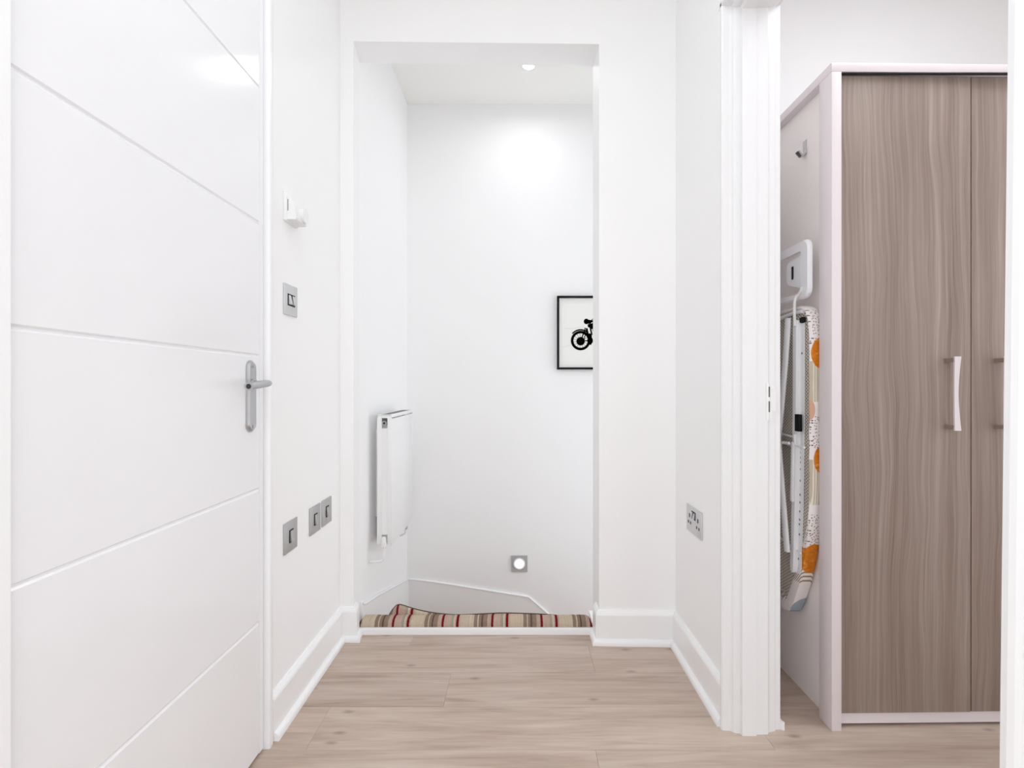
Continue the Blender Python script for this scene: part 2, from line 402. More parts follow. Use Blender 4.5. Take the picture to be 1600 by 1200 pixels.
steps = [(-.607, .30, 2.085, 2.32, -.19), (-.607, .30, 2.32, 2.97, -.38), (.30, .55, 2.2, 2.97, -.57), (.55, .80, 2.2, 2.97, -.76), (.80, 1.05, 2.2, 2.97, -.95), (1.05, 1.40, 2.2, 2.97, -1.14)]
b = B(); box(b, -.74, 1.5, 2.0, 3.1, ZB-.1, ZB); stair = obj('floor_stairwell', b, M_carpet, kind=S)
for x0, x1, y0, y1, z in steps: boxo('step', M_carpet, x0, x1, y0, y1, ZB, z, parent=stair, bev=.008)
boxo('landing_joist', M_trim, -.607, .30, 2.0, 2.078, ZB, .012, parent=stair)

# stair carpet: rolled over the nosing
car = thing('stair_carpet', 'striped cream, grey and red carpet rolled over the top stair edge', 'carpet', (-.15, 2.04, .01))
b = B(); nx = 90; rows = []
cp = [(2.0005, .013), (2.0005, .026), (2.004, .036), (2.014, .0435), (2.034, .047), (2.058, .044), (2.078, .034), (2.086, .016), (2.086, -.17), (2.076, -.17), (2.076, .010)]
for i in range(nx+1):
    x = -.598+(.285+.598)*i/nx
    e = min(1, (i/nx)/.012, (1-i/nx)/.03); e = math.sin(e*PI/2)**.5
    rows.append([b.verts.new((x, y, .013+(z-.013)*(.35+.65*e if z > .013 else 1)+random.uniform(-.0008, .0008))) for y, z in cp])
m_ = len(cp)
for a, c_ in zip(rows, rows[1:]):
    for j in range(m_): b.faces.new((a[j], a[(j+1) % m_], c_[(j+1) % m_], c_[j]))
b.faces.new(rows[0][::-1]); b.faces.new(rows[-1])
obj('carpet_edge', b, M_carpet, car, smooth=True)
# rucked flap lying behind the nosing
b = B(); prof = [(-.512, .004), (-.503, .035), (-.487, .059), (-.474, .067), (-.457, .065), (-.40, .048), (-.34, .036), (-.29, .030), (-.24, .027), (-.19, .028), (-.13, .031), (-.06, .034), (.03, .032), (.10, .029), (.16, .023), (.175, .006)]
px_ = spline([(x, 0, z) for x, z in prof], 5); rows = []
for p in px_:
    h = p.z
    rows.append([b.verts.new((p.x+dx*h, yy, h*k_)) for yy, k_, dx in ((2.064, -.1, 0), (2.070, .6, .1), (2.080, .92, .15), (2.092, 1.0, .1), (2.104, .8, 0), (2.110, .3, 0), (2.104, .15, 0), (2.07, -.3, 0))])
for a, c_ in zip(rows, rows[1:]):
    for j in range(8): b.faces.new((a[j], a[(j+1) % 8], c_[(j+1) % 8], c_[j]))
b.faces.new(rows[0][::-1]); b.faces.new(rows[-1])
obj('carpet_flap', b, M_carpet, car, smooth=True, label='rucked flap of striped carpet behind the stair edge')
b = B(); tube(b, [(p.x+.1*p.z, 2.094, p.z+.0010) for p in px_[3:]], .0022, 6); obj('carpet_binding', b, painted('dark olive binding', sr(96, 86, 70), .9), car, smooth=True, label='dark frayed edge of the carpet flap')
b = B(); tube(b, [(-.594, 2.0012, .014), (-.594, 2.0012, .028), (-.592, 2.006, .036), (-.588, 2.018, .042)], .0035, 6); obj('seam_edge', b, painted('dark maroon binding', sr(52, 30, 34), .9), car, smooth=True, label='dark bound left end of the carpet')

# ------------------------------------------------------------------ left door
DX = -.648
b = B(); box(b, DX-.04, DX-.0032, .660, 1.355, .006, 2.0)
box(b, DX-.0033, DX, 1.336, 1.355, .006, 2.0)
door = obj('door_1', b, M_door, kind=S, label='white flush door with five horizontal grooves and chrome lever')
gz = [.006]+[.93+g*.648 for g in (-.916, -.3995, .1165, .632, 1.157)]+[2.0]
for a, c_ in zip(gz, gz[1:]):
    g = .0012; b = B()
    y0, y1 = .660, 1.3345; z0, z1 = a+(g if a > .01 else 0), c_-(g if c_ < 1.99 else 0); ch = .0034
    lo = [b.verts.new(p) for p in ((DX-.0033, y0, z0), (DX-.0033, y1, z0), (DX-.0033, y1, z1), (DX-.0033, y0, z1))]
    up = [b.verts.new(p) for p in ((DX, y0, z0+ch), (DX, y1-.0015, z0+ch), (DX, y1-.0015, z1-ch), (DX, y0, z1-ch))]
    b.faces.new(up); b.faces.new(lo[::-1])
    for i in range(4): b.faces.new((lo[i], lo[(i+1) % 4], up[(i+1) % 4], up[i]))
    obj('panel', b, M_door, door)
# door frame: stops and slim architraves round the slab
def cut(prof, z0, z1, name, lab):
    b = B(); prism(b, prof, 2, z0, z1); return obj(name, b, M_trim, kind=S, label=lab, smooth=True)
cut([(-.77, 1.3595), (-.6425, 1.3595), (-.637, 1.3600), (-.634, 1.361), (-.633, 1.366), (-.634, 1.378), (-.637, 1.386), (-.641, 1.390), (-.65, 1.391), (-.65, 1.385), (-.77, 1.385)], 0, 2.04, 'trim_4', 'white door frame beside the grooved door, far side')
cut([(-.77, .656), (-.645, .656), (-.640, .657), (-.636, .660), (-.634, .664), (-.634, .580), (-.637, .572), (-.65, .570), (-.65, .58), (-.77, .62)][0:1]+[(-.652, .656), (-.6385, .664), (-.635, .6655), (-.633, .664), (-.633, .58), (-.636, .572), (-.65, .570), (-.77, .62)], 0, 2.04, 'trim_5', 'white door frame beside the grooved door, near side')
boxo('trim_6', M_trim, -.77, -.633, .57, 1.391, 2.003, 2.07, kind=S, bev=.004, label='white head of the grooved door frame')
# lever handle
hd = B(); z0, z1, y0, y1 = .818, .992, 1.267, 1.308; r = (y1-y0)/2; yc = (y0+y1)/2
def stadium(yc, r, z0, z1, n=14):
    return [(yc+r*math.cos(a), z1-r+r*math.sin(a)) for a in [PI*i/n for i in range(n+1)]]+[(yc+r*math.cos(a), z0+r+r*math.sin(a)) for a in [PI+PI*i/n for i in range(n+1)]]
prism(hd, stadium(yc, r, z0, z1), 0, DX-.001, DX+.0035)
handle = obj('door_handle', hd, M_chrome, door, smooth=True, label='chrome lever handle on a long rounded backplate')
b = B(); pl = stadium(yc, r-.0015, z0+.0015, z1-.0015); pi_ = stadium(yc, r-.0055, z0+.0055, z1-.0055)
A = [b.verts.new((DX+.0035, u, v)) for u, v in pl]; D = [b.verts.new((DX+.0085, u, v)) for u, v in pi_]; n = len(A)
for i in range(n): b.faces.new((A[i], A[(i+1) % n], D[(i+1) % n], D[i]))
b.faces.new(D)
obj('backplate', b, M_chrome, handle)
b = B(); tube(b, [(DX+.008, yc, .936), (DX+.014, yc, .936)], .0105, 20)
tube(b, [(DX+.012, yc, .936)]+[tuple(p) for p in spline([(DX+.030, yc, .936), (DX+.042, yc-.002, .936), (DX+.0485, yc-.014, .936), (DX+.050, yc-.045, .934), (DX+.049, yc-.075, .931), (DX+.047, yc-.098, .929)], 5)],
     [.0085]*2+[.0090+.0022*min(1, i/12) for i in range(25)], 14, .8)
obj('lever', b, M_chrome, handle, smooth=True)
b = B()
for zz in (z0+.014, z1-.014):
    b = B(); disc_cyl(b, (yc, zz), 0, .0038, DX+.008, DX+.0095, 14)
    obj('screw', b, M_chrome, handle, smooth=True)
# latch edge glimpsed at the lever end
b = B(); disc_cyl(b, (DX+.047, .929), 1, .0058, yc-.0992, yc-.0985, 12); obj('end_cap', b, M_dark, handle, label='dark end of the lever')

# ------------------------------------------------------------------ doorway to the side room
JP = [(.572, 1.456), (.560, 1.455), (.555, 1.451), (.552, 1.445), (.552, 1.437), (.556, 1.4335), (.572, 1.4315), (.577, 1.4295), (.580, 1.424), (.586, 1.4215), (.596, 1.4205), (.5985, 1.411), (.6365, 1.411), (.639, 1.4165), (.669, 1.4175), (.678, 1.427), (.694, 1.431), (.699, 1.437), (.712, 1.439), (.716, 1.445), (.716, 1.456)]
hz = 1.933
b = B(); prism(b, JP, 2, 0, hz+.045); jamb = obj('trim_7', b, M_frame, kind=S, smooth=False, label='white moulded door frame in front of the wardrobe')
b = B(); prism(b, [(x, hz+(y-1.411)) for x, y in JP], 1, .585, 1.456); obj('trim_8', b, M_frame, kind=S, label='white moulded head over the side doorway')
b = B(); A = []
for zq in (0, hz+.045):
    lean = -.0126*zq
    A.append([b.verts.new((x, 1.411+.6325-y+.0075+lean , zq)) for x, y in JP])
n = len(JP)
for i in range(n): b.faces.new((A[0][i], A[0][(i+1) % n], A[1][(i+1) % n], A[1][i]))
b.faces.new(A[0]); b.faces.new(A[1][::-1])
obj('trim_9', b, M_frame, kind=S, label='white door frame edge at the right of the picture')
# little foot block and spilt sealant at the jamb foot
b = B(); prism(b, [(.699, 1.445), (.722, 1.433), (.724, 1.438), (.716, 1.455)], 2, 0, .02); obj('trim_10', b, M_frame, kind=S, label='small white bead stub at the foot of the door frame')
# strike plate
sp_ = B(); box(sp_, .6645, .6700, 1.4158, 1.4178, .838, .938); box(sp_, .6780, .6835, 1.4235, 1.4278, .838, .938)
prism(sp_, [(.6695, 1.4160), (.6785, 1.4240), (.6785, 1.4275), (.6695, 1.4190)], 2, .838, .860)
prism(sp_, [(.6695, 1.4160), (.6785, 1.4240), (.6785, 1.4275), (.6695, 1.4190)], 2, .889, .900)
prism(sp_, [(.6695, 1.4160), (.6785, 1.4240), (.6785, 1.4275), (.6695, 1.4190)], 2, .928, .938)
prism(sp_, [(.6835, 1.4240), (.6920, 1.4210), (.6925, 1.4225), (.6835, 1.4270)], 2, .862, .922)
strike = obj('strike_plate', sp_, M_plastic, jamb, label='white painted strike plate with two latch holes')
M_latch = painted('grey latch recess', sr(112, 112, 106), .7)
for za, zb in ((.860, .889), (.900, .928)):
    b = B(); prism(b, [(.6698, 1.4176), (.6782, 1.4262), (.6782, 1.4268), (.6698, 1.4182)], 2, za, zb)
    obj('latch_hole', b, M_latch, strike, label='grey latch recess')

# ------------------------------------------------------------------ wall plates
def rocker(parent, X, s, yc, zc, w, h, m=M_steel):
    """rocker tilted in the plane of the wall; s = direction out of the wall"""
    b = B(); prism(b, [(yc-w/2-.0035, zc-h/2-.0035), (yc+w/2+.0035, zc-h/2-.0035), (yc+w/2+.0035, zc+h/2+.0035), (yc-w/2-.0035, zc+h/2+.0035)], 0, X, X+s*.0012)
    ins = obj('switch_surround', b, M_black, parent, label='black switch surround')
    b = B()
    vs = [b.verts.new(p) for p in ((X, yc-w/2, zc-h/2), (X, yc+w/2, zc-h/2), (X, yc+w/2, zc+h/2), (X, yc-w/2, zc+h/2), (X+s*.0065, yc-w/2, zc-h/2), (X+s*.0065, yc+w/2, zc-h/2), (X+s*.002, yc+w/2, zc+h/2), (X+s*.002, yc-w/2, zc+h/2))]
    for q in ((0, 1, 2, 3), (4, 5, 6, 7), (0, 1, 5, 4), (1, 2, 6, 5), (2, 3, 7, 6), (3, 0, 4, 7)): b.faces.new([vs[i] for i in q])
    obj('rocker', b, m, parent)
def plate(name, yc, zc, label, n=1, m=M_steel):
    X = WL; t = thing(name, label, 'switch', (X, yc, zc), 'steel switches on the left wall')
    h = .0435; b = B(); box(b, X, X+.0045, yc-h, yc+h, zc-h, zc+h, bev=.0012); obj('face_plate', b, m, t, smooth=True)
    X += .0046
    if n == 1: rocker(t, X, 1, yc, zc, .019, .030, m)
    else:
        rocker(t, X, 1, yc-.0125, zc, .015, .026, m); rocker(t, X, 1, yc+.0125, zc, .015, .026, m)
    return t
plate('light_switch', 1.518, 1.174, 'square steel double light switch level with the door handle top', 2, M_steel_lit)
p1 = plate('fused_switch', 1.518, .502, 'square steel switch low on the wall, nearest the grooved door')
plate('fused_switch', 1.702, .503, 'square steel switch, middle of the low row on the left wall')
plate('fused_switch', 1.806, .504, 'square steel switch, farthest of the low row by the corner')
# double socket on the right wall
X = WR; yc, zc = 1.708, .495
t = thing('wall_socket', 'steel double power socket low on the right wall', 'socket', (X, yc, zc))
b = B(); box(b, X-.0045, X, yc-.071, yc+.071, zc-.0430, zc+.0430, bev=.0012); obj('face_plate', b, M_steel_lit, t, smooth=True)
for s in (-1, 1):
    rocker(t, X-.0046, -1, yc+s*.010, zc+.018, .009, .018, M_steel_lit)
    cy = yc+s*.040
    for dy, dz, w_, h_ in ((0, .010, .008, .013), (-.011, -.013, .008, .009), (.011, -.013, .008, .009)):
        b = B(); box(b, X-.0050, X-.0044, cy+dy-w_/2, cy+dy+w_/2, zc+dz-h_/2, zc+dz+h_/2); obj('pin_hole', b, M_dark, t)
# room thermostat
t = thing('room_thermostat', 'white room thermostat with round dial above the light switch', 'thermostat', (WL, 1.51, 1.43))
b = B(); box(b, WL, WL+.010, 1.474, 1.556, 1.391, 1.473, bev=.0015); obj('back_plate', b, M_plastic, t, smooth=True)
b = B(); prism(b, [(WL+.009, 1.394), (WL+.034, 1.394), (WL+.036, 1.400), (WL+.030, 1.430), (WL+.016, 1.466), (WL+.012, 1.470), (WL+.009, 1.470)], 1, 1.478, 1.552); obj('cover', b, M_plastic, t, smooth=False)
b = B(); disc_cyl(b, (1.527, 1.418), 0, .021, WL+.030, WL+.0435, 30); obj('dial', b, M_plastic, t, smooth=True)
b = B(); box(b, WL+.0115, WL+.0135, 1.4772, 1.4782, 1.418, 1.450); obj('vent_slot', b, painted('grey slot', (.25, .25, .25, 1), .6), t, label='thin grey slot on its side')
# tip of a dark fitting high on the left wall
b = B(); tube(b, [(WL, 1.572, 2.130), (WL+.006, 1.570, 2.110), (WL+.008, 1.568, 2.086), (WL+.005, 1.566, 2.074)], [.007, .006, .005, .0018], 10)
tag(obj('wall_hook', b, M_black, smooth=True), 'tip of a small black fitting high on the left wall', 'hook')

# ------------------------------------------------------------------ radiator
t = thing('radiator', 'white panel radiator on the left wall over the stairs', 'radiator', (-.56, 2.45, .26))
xa, xb, ya, yb, za, zb = -.588, -.526, 2.228, 2.68, .256, .809
b = B(); box(b, xb-.010, xb, ya+.004, yb-.004, za, zb-.016, bev=.004); obj('front_panel', b, M_enamel, t, smooth=True)
b = B(); box(b, xa, xa+.010, ya+.004, yb-.004, za, zb-.016, bev=.004); obj('rear_panel', b, M_enamel, t, smooth=True)
# end covers with a slot for the valve tails
for y0_, near in ((ya, 1), (yb-.003, 0)):
    b = B(); xc = -.556; pw = .0115
    box(b, xa, xc-pw, y0_, y0_+.003, za+.01, zb-.004, bev=.001); box(b, xc+pw, xb, y0_, y0_+.003, za+.01, zb-.004, bev=.001)
    box(b, xc-pw, xc+pw, y0_, y0_+.003, .795, zb-.004); box(b, xc-pw, xc+pw, y0_, y0_+.003, .306, .752)
    obj('end_cover', b, M_enamel, t, smooth=True)
b = B(); box(b, xa+.001, xb-.002, ya, yb, zb-.0035, zb, bev=.0012); box(b, xb-.004, xb-.001, ya, yb, zb-.013, zb, bev=.001); box(b, xa, xa+.003, ya, yb, zb-.013, zb)
obj('top_grille', b, M_enamel, t, smooth=True)
b = B()
for i in range(20):
    y = ya+.02+i*(yb-ya-.04)/19; box(b, xa+.012, xb-.012, y-.004, y+.004, zb-.0002, zb+.0004)
obj('grille_slots', b, M_dark, t, kind='stuff')
b = B()
for zz in (.790, .735): box(b, xb-.0005, xb+.0012, ya+.012, yb-.012, zz-.0012, zz+.0012)
obj('pressing', b, M_enamel, t)
b = B(); box(b, xa+.012, xb-.012, ya+.02, yb-.02, za+.02, zb-.03); obj('convector_fins', b, M_enamel, t, kind='stuff')
b = B(); tube(b, [(-.556, ya-.006, .774), (-.556, ya+.03, .774)], .0095, 16); v = obj('bleed_valve', b, M_steel, t, smooth=True, label='steel bleed plug')
b = B(); tube(b, [(-.556, ya-.009, .774), (-.556, ya-.006, .774)], .0055, 6); obj('key_square', b, M_dark, v)
b = B(); tube(b, [(-.556, ya+.012, .272), (-.556, ya-.012, .272)], .0085, 14); tube(b, [(-.556, ya-.012, .248), (-.556, ya-.012, .268), (-.556, ya-.012, .276), (-.556, ya-.012, .300)], [.009, .0115, .0105, .0085], 16)
v = obj('lockshield_valve', b, M_plastic, t, smooth=True, label='white lockshield valve')
b = B(); tube(b, [(-.556, ya-.012, .262), (-.556, ya-.012, .254)], .0105, 6); tube(b, [(-.556, ya+.002, .272), (-.556, ya-.004, .272)], .0115, 6); obj('nut', b, M_chrome, v, label='chrome nut')
b = B(); tube(b, spline([(-.556, ya-.012, .250), (-.556, ya-.012, .222), (-.560, ya-.012, .205), (-.575, ya-.012, .198), (-.616, ya-.012, .197)], 5), .0055, 12); obj('pipe', b, M_enamel, t, smooth=True)
b = B(); tube(b, [(-.553, yb-.05, .262), (-.553, yb-.05, .235), (-.553, yb-.05, .222)], [.007, .011, .009], 12); obj('drain_valve', b, M_steel, t, smooth=True)
b = B(); tube(b, [(-.553, yb-.05, .224), (-.553, yb-.05, .20), (-.575, yb-.05, .19), (-.616, yb-.05, .19)], .005, 10); obj('pipe', b, M_enamel, t, smooth=True)
for y in (2.33, 2.58): boxo('bracket', M_enamel, -.617, xa+.004, y-.012, y+.012, .36, .74, parent=t)

# ------------------------------------------------------------------ stairwell lights
t = thing('downlight', 'round recessed ceiling spotlight glowing over the stairs', 'light', (.057, 2.618, 2.51))
b = B(); n = 32
def ring(b, r0, r1, z0, z1, cx, cy):
    a = [[b.verts.new((cx+r*math.cos(2*PI*i/n), cy+r*math.sin(2*PI*i/n), z)) for i in range(n)] for r, z in ((r0, z1), (r0, z0), (r1, z0+.001), (r1, z1))]
    for u, v_ in zip(a, a[1:]+a[:1]):
        for i in range(n): b.faces.new((u[i], u[(i+1) % n], v_[(i+1) % n], v_[i]))
ring(b, .028, .042, 2.505, 2.511, .057, 2.618); obj('bezel', b, M_plastic, t, smooth=True)
b = B(); disc_cyl(b, (.057, 2.618), 2, .028, 2.5065, 2.5095, 28); obj('lamp', b, M_lamp, t)
t = thing('step_light', 'square steel wall light glowing low on the back stair wall', 'light', (.0125, 2.98, -.066))
b = B(); xc, zc, h = .0125, -.0655, .0455
out = [(xc-h, zc-h), (xc+h, zc-h), (xc+h, zc+h), (xc-h, zc+h)]
seg = 32
inn = [(xc+.038*math.cos(2*PI*i/seg+PI*1.25), zc+.038*math.sin(2*PI*i/seg+PI*1.25)) for i in range(seg)]
vo_ = [b.verts.new((x, 2.972, z)) for x, z in out]; vb = [b.verts.new((x, 2.981, z)) for x, z in out]
vi = [b.verts.new((x, 2.972, z)) for x, z in inn]; vi2 = [b.verts.new((x, 2.977, z)) for x, z in inn]
for i in range(4):
    b.faces.new((vo_[i], vo_[(i+1) % 4], vb[(i+1) % 4], vb[i]))
    k0 = i*seg//4
    for j in range(-seg//8, seg//8): b.faces.new((vo_[i], vi[(k0+j) % seg], vi[(k0+j+1) % seg]))
    b.faces.new((vo_[i], vi[(k0+seg//8) % seg], vo_[(i+1) % 4]))
for i in range(seg): b.faces.new((vi[i], vi[(i+1) % seg], vi2[(i+1) % seg], vi2[i]))
obj('face_plate', b, mat('soft grey step light plate', (.52, .52, .53, 1), .45, .3), t)
b = B()
R0 = [[b.verts.new((xc+r*math.cos(2*PI*i/28), y, zc+r*math.sin(2*PI*i/28))) for i in range(28)] for r, y in ((.038, 2.9755), (.030, 2.970), (.014, 2.9675))]
for u, v_ in zip(R0, R0[1:]):
    for i in range(28): b.faces.new((u[i], u[(i+1) % 28], v_[(i+1) % 28], v_[i]))
b.faces.new(R0[-1]); bmesh.ops.translate(b, verts=b.verts, vec=(-xc, -2.98, -zc))
lens = obj('lens', b, M_glow, None, smooth=True, label='glowing frosted lens'); lens.location = (xc, 2.98, zc); lens.parent = t; lens.matrix_parent_inverse = Matrix.Translation(-Vector(t.location))

# ------------------------------------------------------------------ framed print
t = thing('framed_picture', 'black framed print of a motorcycle on the back stair wall', 'picture', (.45, 2.98, 1.2))
x0, x1, z0, z1 = .223, .745, 1.022, 1.432; fw = .0115
for a in ((x0, x1, z1-fw, z1), (x0, x1, z0, z0+fw), (x0, x0+fw, z0+fw, z1-fw), (x1-fw, x1, z0+fw, z1-fw)):
    boxo('frame_bar', M_blackframe, a[0], a[1], 2.957, 2.981, a[2], a[3], parent=t, bev=.0008)
pr = boxo('print', M_paper, x0+fw, x1-fw, 2.968, 2.972, z0+fw, z1-fw, parent=t)
b = B(); SC = 7.5*280
def q(u, v): return (((850+u/7.5)-808)/280, .93-((440+v/7.5)-603)/280)
def poly(*pts):
    prism(b, [q(*p) for p in pts], 1, 2.9672, 2.9682)
def ringp(cx, cy, r0, r1, a0=0, a1=360, n=36):
    for i in range(n):
        a = math.radians(a0+(a1-a0)*i/n); c_ = math.radians(a0+(a1-a0)*(i+1)/n)
        poly((cx+r0*math.cos(a), cy-r0*math.sin(a)), (cx+r1*math.cos(a), cy-r1*math.sin(a)), (cx+r1*math.cos(c_), cy-r1*math.sin(c_)), (cx+r0*math.cos(c_), cy-r0*math.sin(c_)))
def bar(u0, v0, u1, v1, w_):
    dx, dy = u1-u0, v1-v0; L = math.hypot(dx, dy); nx_, ny_ = -dy/L*w_/2, dx/L*w_/2
    poly((u0+nx_, v0+ny_), (u1+nx_, v1+ny_), (u1-nx_, v1-ny_), (u0-nx_, v0-ny_))
def blob(cx, cy, rx, ry=None, n=20):
    ry = ry or rx; poly(*[(cx+rx*math.cos(2*PI*i/n), cy+ry*math.sin(2*PI*i/n)) for i in range(n)])
for wx in (430, 895):
    ringp(wx, 690, 84, 115); blob(wx, 698, 50)
    for a in range(0, 360, 24): bar(wx+45*math.cos(math.radians(a)), 692+45*math.sin(math.radians(a)), wx+86*math.cos(math.radians(a)), 690+86*math.sin(math.radians(a)), 3)
ringp(430, 690, 118, 134, 52, 140); ringp(895, 690, 118, 138, 30, 150)
bar(432, 690, 482, 560, 13); bar(470, 690, 498, 560, 9); bar(484, 540, 470, 620, 12)
blob(497, 466, 30, 33); blob(530, 470, 30, 24); bar(540, 470, 604, 408, 9); bar(545, 462, 610, 470, 24); bar(585, 415, 612, 402, 14)
poly((512, 500), (600, 478), (700, 486), (716, 530), (640, 556), (560, 556), (515, 530))
poly((700, 508), (850, 500), (880, 520), (850, 540), (716, 542))
bar(500, 545, 530, 690, 22); bar(545, 545, 562, 625, 18); bar(575, 560, 600, 650, 15)
blob(532, 640, 30, 34); poly((505, 690), (540, 600), (560, 640), (570, 700), (552, 742), (520, 738)); blob(548, 690, 26, 40)
bar(480, 693, 560, 693, 12); bar(580, 700, 604, 735, 20); bar(600, 600, 590, 700, 14)
poly((590, 560), (760, 556), (790, 640), (750, 745), (600, 740), (580, 650)); bar(760, 560, 895, 690, 16); bar(740, 700, 895, 690, 16); bar(640, 735, 960, 725, 18)
obj('motorcycle_print', b, M_ink, pr, label='black motorcycle silhouette')
M_faint = painted('faint grey ink', (.62, .62, .6, 1), .7); b = B(); prism(b, [q(245, 545), q(330, 550), q(465, 525), q(465, 528), q(330, 553), q(245, 548)], 1, 2.9675, 2.9682); obj('print_line', b, M_faint, pr); b = B(); prism(b, [q(215, 772), q(300, 742), q(300, 745), q(215, 775)], 1, 2.9675, 2.9682); obj('print_line', b, M_faint, pr)

# ------------------------------------------------------------------ wardrobe
t = thing('wardrobe', 'tall wardrobe with grey brown woodgrain doors and pale carcass', 'wardrobe', (1.23, 1.72, 0))
WX0, WX1 = .847, 1.62
b = B(); box(b, WX0, .8735, 1.430, 1.490, .0, 1.7765, bev=.0008); obj('front_stile', b, M_lamfront, t, smooth=True)
b = B(); box(b, .871, .8735, 1.4895, 2.03, .0, 1.7765); box(b, .8735, .889, 1.4895, 2.03, .012, 1.7765); obj('side_panel', b, M_laminate, t)
b = B()
prism(b, [(WX0, 1.430), (WX1, 1.445), (WX1, 2.03), (WX0, 2.03)], 2, 1.777, 1.8015, bev=.0008); obj('top_panel', b, M_lamfront, t, smooth=True)
boxo('end_panel', M_laminate, WX1-.026, WX1, 1.44, 2.03, 0, 1.7765, parent=t)
boxo('back_panel', M_laminate, .889, WX1-.026, 2.02, 2.03, .0, 1.7765, parent=t)
boxo('base_panel', M_laminate, .889, WX1-.026, 1.48, 2.02, .045, .063, parent=t)
b = B(); prism(b, [(.8735, 1.4525), (WX1-.026, 1.464), (WX1-.026, 1.484), (.8735, 1.474)], 2, .007, .0385); obj('plinth', b, M_lamfront, t)
boxo('inner_rail', M_dark, .889, WX1-.026, 1.475, 1.49, 1.74, 1.7765, parent=t)
boxo('inner_stile', M_dark, 1.22, 1.26, 1.475, 1.49, .04, 1.7765, parent=t)
def wdoor(xa_, xb_, ya_, yb_, hx):
    b = B(); prism(b, [(xa_, ya_), (xb_, yb_), (xb_, yb_+.018), (xa_, ya_+.018)], 2, .040, 1.7735, bev=.0008)
    me_o = obj('door', b, M_wood, t, smooth=True)
    sl = (yb_-ya_)/(xb_-xa_); yy = ya_+(hx-xa_)*sl
    zt, zb_ = 1.0085, .8105
    b = B()
    z_mid = (zt+zb_)/2
    L = []
    for i in range(13):
        z = zb_+(zt-zb_)*i/12; w_ = .0055+.0033*abs((z-z_mid)/((zt-zb_)/2))**1.6
        yo = -.034+.0015*(1-abs((z-z_mid)/((zt-zb_)/2))**2)
        L.append([b.verts.new((hx-.0063+dx, yy+yo+dy, z)) for dx, dy in ((0, 0), (2*w_, 0), (2*w_-.001, .006), (.001, .006))])
    for a, c_ in zip(L, L[1:]):
        for j in range(4): b.faces.new((a[j], a[(j+1) % 4], c_[(j+1) % 4], c_[j]))
    b.faces.new(L[0][::-1]); b.faces.new(L[-1])
    h_ = obj('handle', b, M_lamfront, me_o, label='waisted white bar handle')
    for z in (zt-.009, zb_+.009):
        b = B(); box(b, hx-.0065, hx+.0065, yy-.029, yy+.001, z-.0055, z+.0055, bev=.0008)
        obj('handle_post', b, M_taupe, me_o, label='taupe handle post')
M_taupe = painted('taupe metal', sr(146, 128, 116), .4, 100, .03)
boxo('gap_shade_strip', M_dark, .8745, WX1-.03, 1.4345, 1.4445, 1.7745, 1.7768, parent=t, label='dark strip standing in for shade under the wardrobe top')  # dark box added in place of the shade beneath the top's overhang
wdoor(.8765, 1.2372, 1.4435, 1.4495, 1.172)
wdoor(1.2415, WX1-.029, 1.4515, 1.4575, 1.310)
# steel J hooks stuck on the wardrobe side
def jhook(name, y, ztop, label, m, m2):
    X = .871; t = thing(name, label, 'hook', (X, y, ztop-.03), 'hooks on the wardrobe side')
    b = B(); w_ = .0105
    side = [(X, ztop), (X-.0012, ztop), (X-.0012, ztop-.030), (X-.003, ztop-.038), (X-.008, ztop-.0455), (X-.013, ztop-.0455), (X-.020, ztop-.036), (X-.0235, ztop-.033), (X-.0245, ztop-.0345), (X-.0205, ztop-.040), (X-.014, ztop-.048), (X-.007, ztop-.048), (X-.0015, ztop-.040), (X, ztop-.031)]
    prism(b, side, 1, y-w_, y+w_); obj('hook_strip', b, m, t)
    b = B(); prism(b, [(X-.0135, ztop-.0478), (X-.0205, ztop-.0397), (X-.0248, ztop-.0345), (X-.0262, ztop-.0352), (X-.0212, ztop-.0415), (X-.0140, ztop-.0492)], 1, y-w_*.55, y+w_*.55); obj('hook_lip', b, m2, t, label='dark tip of the hook')
jhook('adhesive_hook', 1.607, 1.672, 'small steel adhesive hook near the wardrobe top', M_steel_lit, painted('dark grey steel lip', (.10, .09, .085, 1), .5))
jhook('adhesive_hook', 1.778, 1.450, 'small dark hook tip beside the iron rest at the door frame', M_black, M_black)

# ------------------------------------------------------------------ ironing board
t = thing('ironing_board', 'folded ironing board with orange dotted cover hanging against the wardrobe side', 'ironing board', (.85, 1.66, .6))
YC = 1.660
half = [(0, 1.166), (.06, 1.166), (.110, 1.163), (.138, 1.150), (.155, 1.118), (.162, 1.07), (.163, 1.0), (.163, .9), (.163, .8), (.163, .72), (.162, .62), (.157, .55), (.149, .4985), (.133, .439), (.106, .355), (.070, .282), (.045, .246), (0, .234)]
hs_ = [(p.x, p.z) for p in spline([(a, 0, z) for a, z in half], 4)]
outl = [(YC-a, z) for a, z in hs_]+[(YC+a, z) for a, z in hs_[::-1][1:-1]]
nO = len(outl)
nor = []
for i in range(nO):
    a, c_ = Vector(outl[i-1]), Vector(outl[(i+1) % nO]); d = (c_-a).normalized(); nv = Vector((-d.y, d.x))
    if nv.dot(Vector((YC, .8))-Vector(outl[i])) < 0: nv = -nv
    nor.append(nv)
def ins(i, d):
    p = Vector(outl[i])+nor[i]*d; return p
def hem(z): return .010+.026*max(0, min(1, (.56-z)/.2))
b = B(); secs = [(.838, None), (.8285, None), (.8265, 'h2'), (.8285, .003), (.834, 0), (.856, 0), (.863, .003), (.866, .010)]
R_ = []
for Xs, d in secs:
    row = []
    for i in range(nO):
        hh = hem(outl[i][1]); dd = hh if d is None else (hh*.6 if d == 'h2' else d)
        p = ins(i, dd); wv = .0006*math.sin(i*1.7)
        row.append(b.verts.new((Xs+wv, p.x, p.y)))
    R_.append(row)
